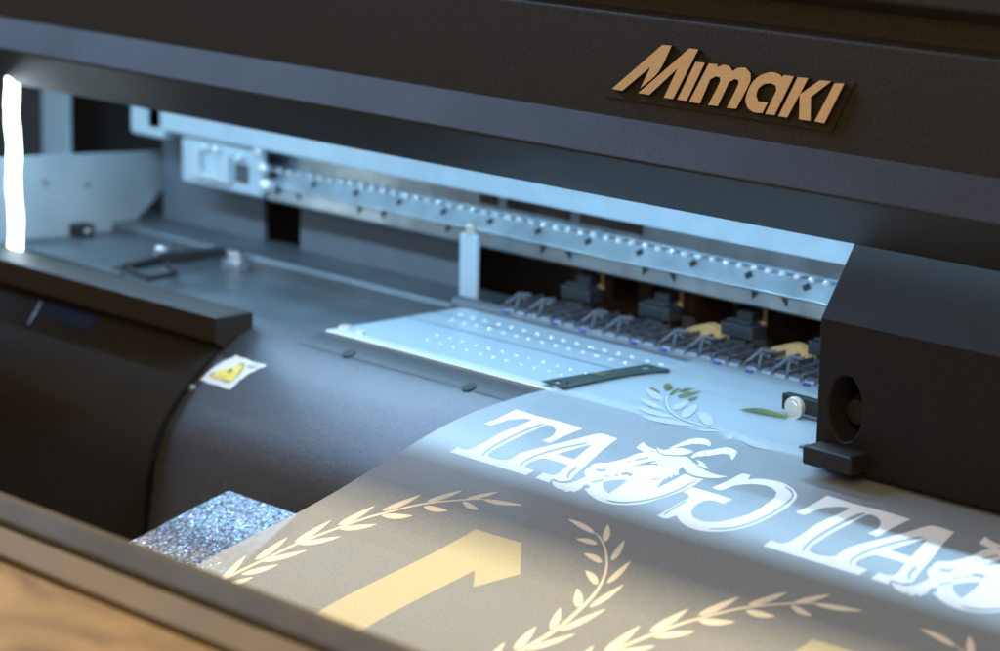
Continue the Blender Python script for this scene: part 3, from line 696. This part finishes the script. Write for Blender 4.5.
# clear gloss laurel on the part still over the platen
H_ = (640,370); bm = bmesh.new()
pale = [((60,165),(190,245),62),((0,235),(200,322),48),((-30,305),(295,392),46),((10,378),(475,462),46),((435,488),(700,500),22),((700,562),(770,528),46),((812,560),(1075,655),52),((262,318),(405,252),54),((335,385),(470,283),74),((590,445),(470,350),96)]
dk = bmesh.new()
for i, (a, b_, w) in enumerate(pale):
    decal_bm(bm, [leaf(a, b_, w, .05)], H_, K8, 0, .00012+.00001*i)
    l0 = leaf(a, b_, w+9, .05); l1 = leaf(a, b_, w-1, .05); decal_bm(dk, [l0], H_, K8, 0, .00005+.000005*i)
decal_bm(bm, [stroke([(225,205),(212,260),(245,335),(325,392),(480,447),(700,500)], 26, .7)], H_, K8, 0, .00026)
decal_bm(dk, [stroke([(225,200),(210,260),(245,335),(325,392),(480,447),(705,502)], 36, .6)], H_, K8, 0, .00011)
up_normals(bm); up_normals(dk); obj('clear_gloss_laurel', bm, 'clearink', FM, recalc=False); obj('clear_gloss_outline', dk, 'clearline', FM, recalc=False)
bm = bmesh.new()  # green reflections in the clear gloss ink, painted as leaf shapes
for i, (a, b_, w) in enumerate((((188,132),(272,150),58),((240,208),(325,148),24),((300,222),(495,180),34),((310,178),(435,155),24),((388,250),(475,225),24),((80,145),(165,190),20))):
    bm = bmesh.new(); decal_bm(bm, [leaf(a, b_, w, .0)], H_, K8, 0, .00030+.00001*i); up_normals(bm); obj('green_leaf_reflection', bm, 'olive', FM, recalc=False)
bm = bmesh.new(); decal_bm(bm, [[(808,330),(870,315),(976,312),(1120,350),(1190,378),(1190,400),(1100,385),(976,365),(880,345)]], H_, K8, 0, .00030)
up_normals(bm); obj('green_leaf_reflection', bm, 'olive', FM, recalc=False)

# ================================================================== MEDIA EDGE GUARD
def plat(px, py): p = on(px, py, 2, .0012); return (p.x, p.y)
GU = thing('media_edge_guard', 'thin dark green metal edge guard lying on the platen beside the film', 'edge guard', plat(600,380)+(0,))
bm = bmesh.new(); N_ = (530,355)
out = [(75,178),(150,165),(300,140),(480,112),(640,85),(740,72),(800,88),(875,104),(870,116),(760,120),(620,138),(460,168),(330,195),(250,215),(215,222),(150,200)]
h1 = [(140,183),(170,176),(205,183),(200,192),(165,195)]; h2 = [(685,92),(720,86),(765,100),(740,108),(705,104)]; h3 = [(222,190),(238,186),(246,193),(232,198)]
LL = [[plat(N_[0]+x/6.25, N_[1]+y/6.25) for x, y in L_] for L_ in (out, h1, h2, h3)]
s = fill2d([[(x*20, y*20) for x, y in L_] for L_ in LL]); merge(bm, s, 0, lambda c: (c.x/20, c.y/20, .0019))
bmesh.ops.recalc_face_normals(bm, faces=bm.faces)
r = bmesh.ops.extrude_face_region(bm, geom=bm.faces[:])
for v in [q for q in r['geom'] if isinstance(q, bmesh.types.BMVert)]: v.co.z += .0006
for v in bm.verts: v.co -= GU.location
obj('guard_plate', bm, 'clip', GU)
bm = bmesh.new(); Lq = [plat(N_[0]+x/6.25, N_[1]+y/6.25) for x, y in [(390,132),(430,128),(450,133),(485,126),(470,142),(455,150),(430,142),(400,140)]]
s = fill2d([[(x*20, y*20) for x, y in Lq]]); merge(bm, s, 0, lambda c: (c.x/20, c.y/20, .0028)); 
for v in bm.verts: v.co -= GU.location
up_normals(bm); obj('guard_mark', bm, 'olive', GU, recalc=False)

# ================================================================== FOREGROUND BENCH EDGE
T = thing('workbench', 'tan wooden bench with a grey-brown edge, out of focus in the near foreground', 'workbench', (.1,-.36,-.06))
def wb(name, prof, m_, bev):
    bm = bmesh.new(); extrude(bm, prof, -.9, .9)
    for v in bm.verts: v.co -= T.location
    return obj(name, bm, m_, T, bevel=bev)
wb('edge_strip', [(-.350,.027),(-.3535,.0275),(-.362,.0215),(-.362,-.10),(-.350,-.10)], 'rim', .002)
wb('wood_lip', [(-.3625,.0200),(-.3625,-.08),(-.374,-.08),(-.374,.0150)], 'rim2', .001)
wb('bench_board', [(-.3745,.0135),(-.3745,-.06),(-.62,-.06),(-.62,-.045)], 'wood', .002)

# ================================================================== LIGHTS (warm room lamps, added cool light), world
def area(name, loc, target, size, en, col, sy=None):
    l = bpy.data.lights.new(name, 'AREA'); l.size = size; l.energy = en; l.color = col
    if sy: l.shape = 'RECTANGLE'; l.size_y = sy
    o = bpy.data.objects.new(name, l); COL.objects.link(o); o.location = loc
    o.rotation_euler = (Vector(target)-Vector(loc)).to_track_quat('-Z', 'Y').to_euler(); return o
area('warm_ceiling_lamp', (.1, 1.0, 2.1), (.1,-.2,0), .16, 130, (1.0,.75,.46))
area('warm_room_lamp', (.95,-1.2,1.0), (.1,0,.1), .8, 11, (1.0,.69,.36))
area('cool_bevel_fill', (-2.3,-.35,1.75), (.1,-.0,.12), .8, 46, (.37,.60,1.0))  # unseen cool light added to turn the hood bevel blue
w = bpy.data.worlds.new('World'); S.world = w; w.use_nodes = True
bg = w.node_tree.nodes['Background']; bg.inputs['Color'].default_value = (1.0,.78,.50,1); bg.inputs['Strength'].default_value = .26
STRIP.energy = 2.6

cam = bpy.data.cameras.new('Camera'); co = bpy.data.objects.new('Camera', cam); COL.objects.link(co)
cam.sensor_width = 36; cam.lens = F/1000*36; cam.clip_start = .05; cam.clip_end = 50
co.matrix_world = Matrix.Translation(CAM) @ R.to_4x4()
cam.dof.use_dof = True; cam.dof.focus_distance = 1.25; cam.dof.aperture_fstop = 8.8
S.camera = co
S.view_settings.view_transform = 'Standard'; S.view_settings.look = 'None'; S.view_settings.exposure = 0; S.view_settings.gamma = 1
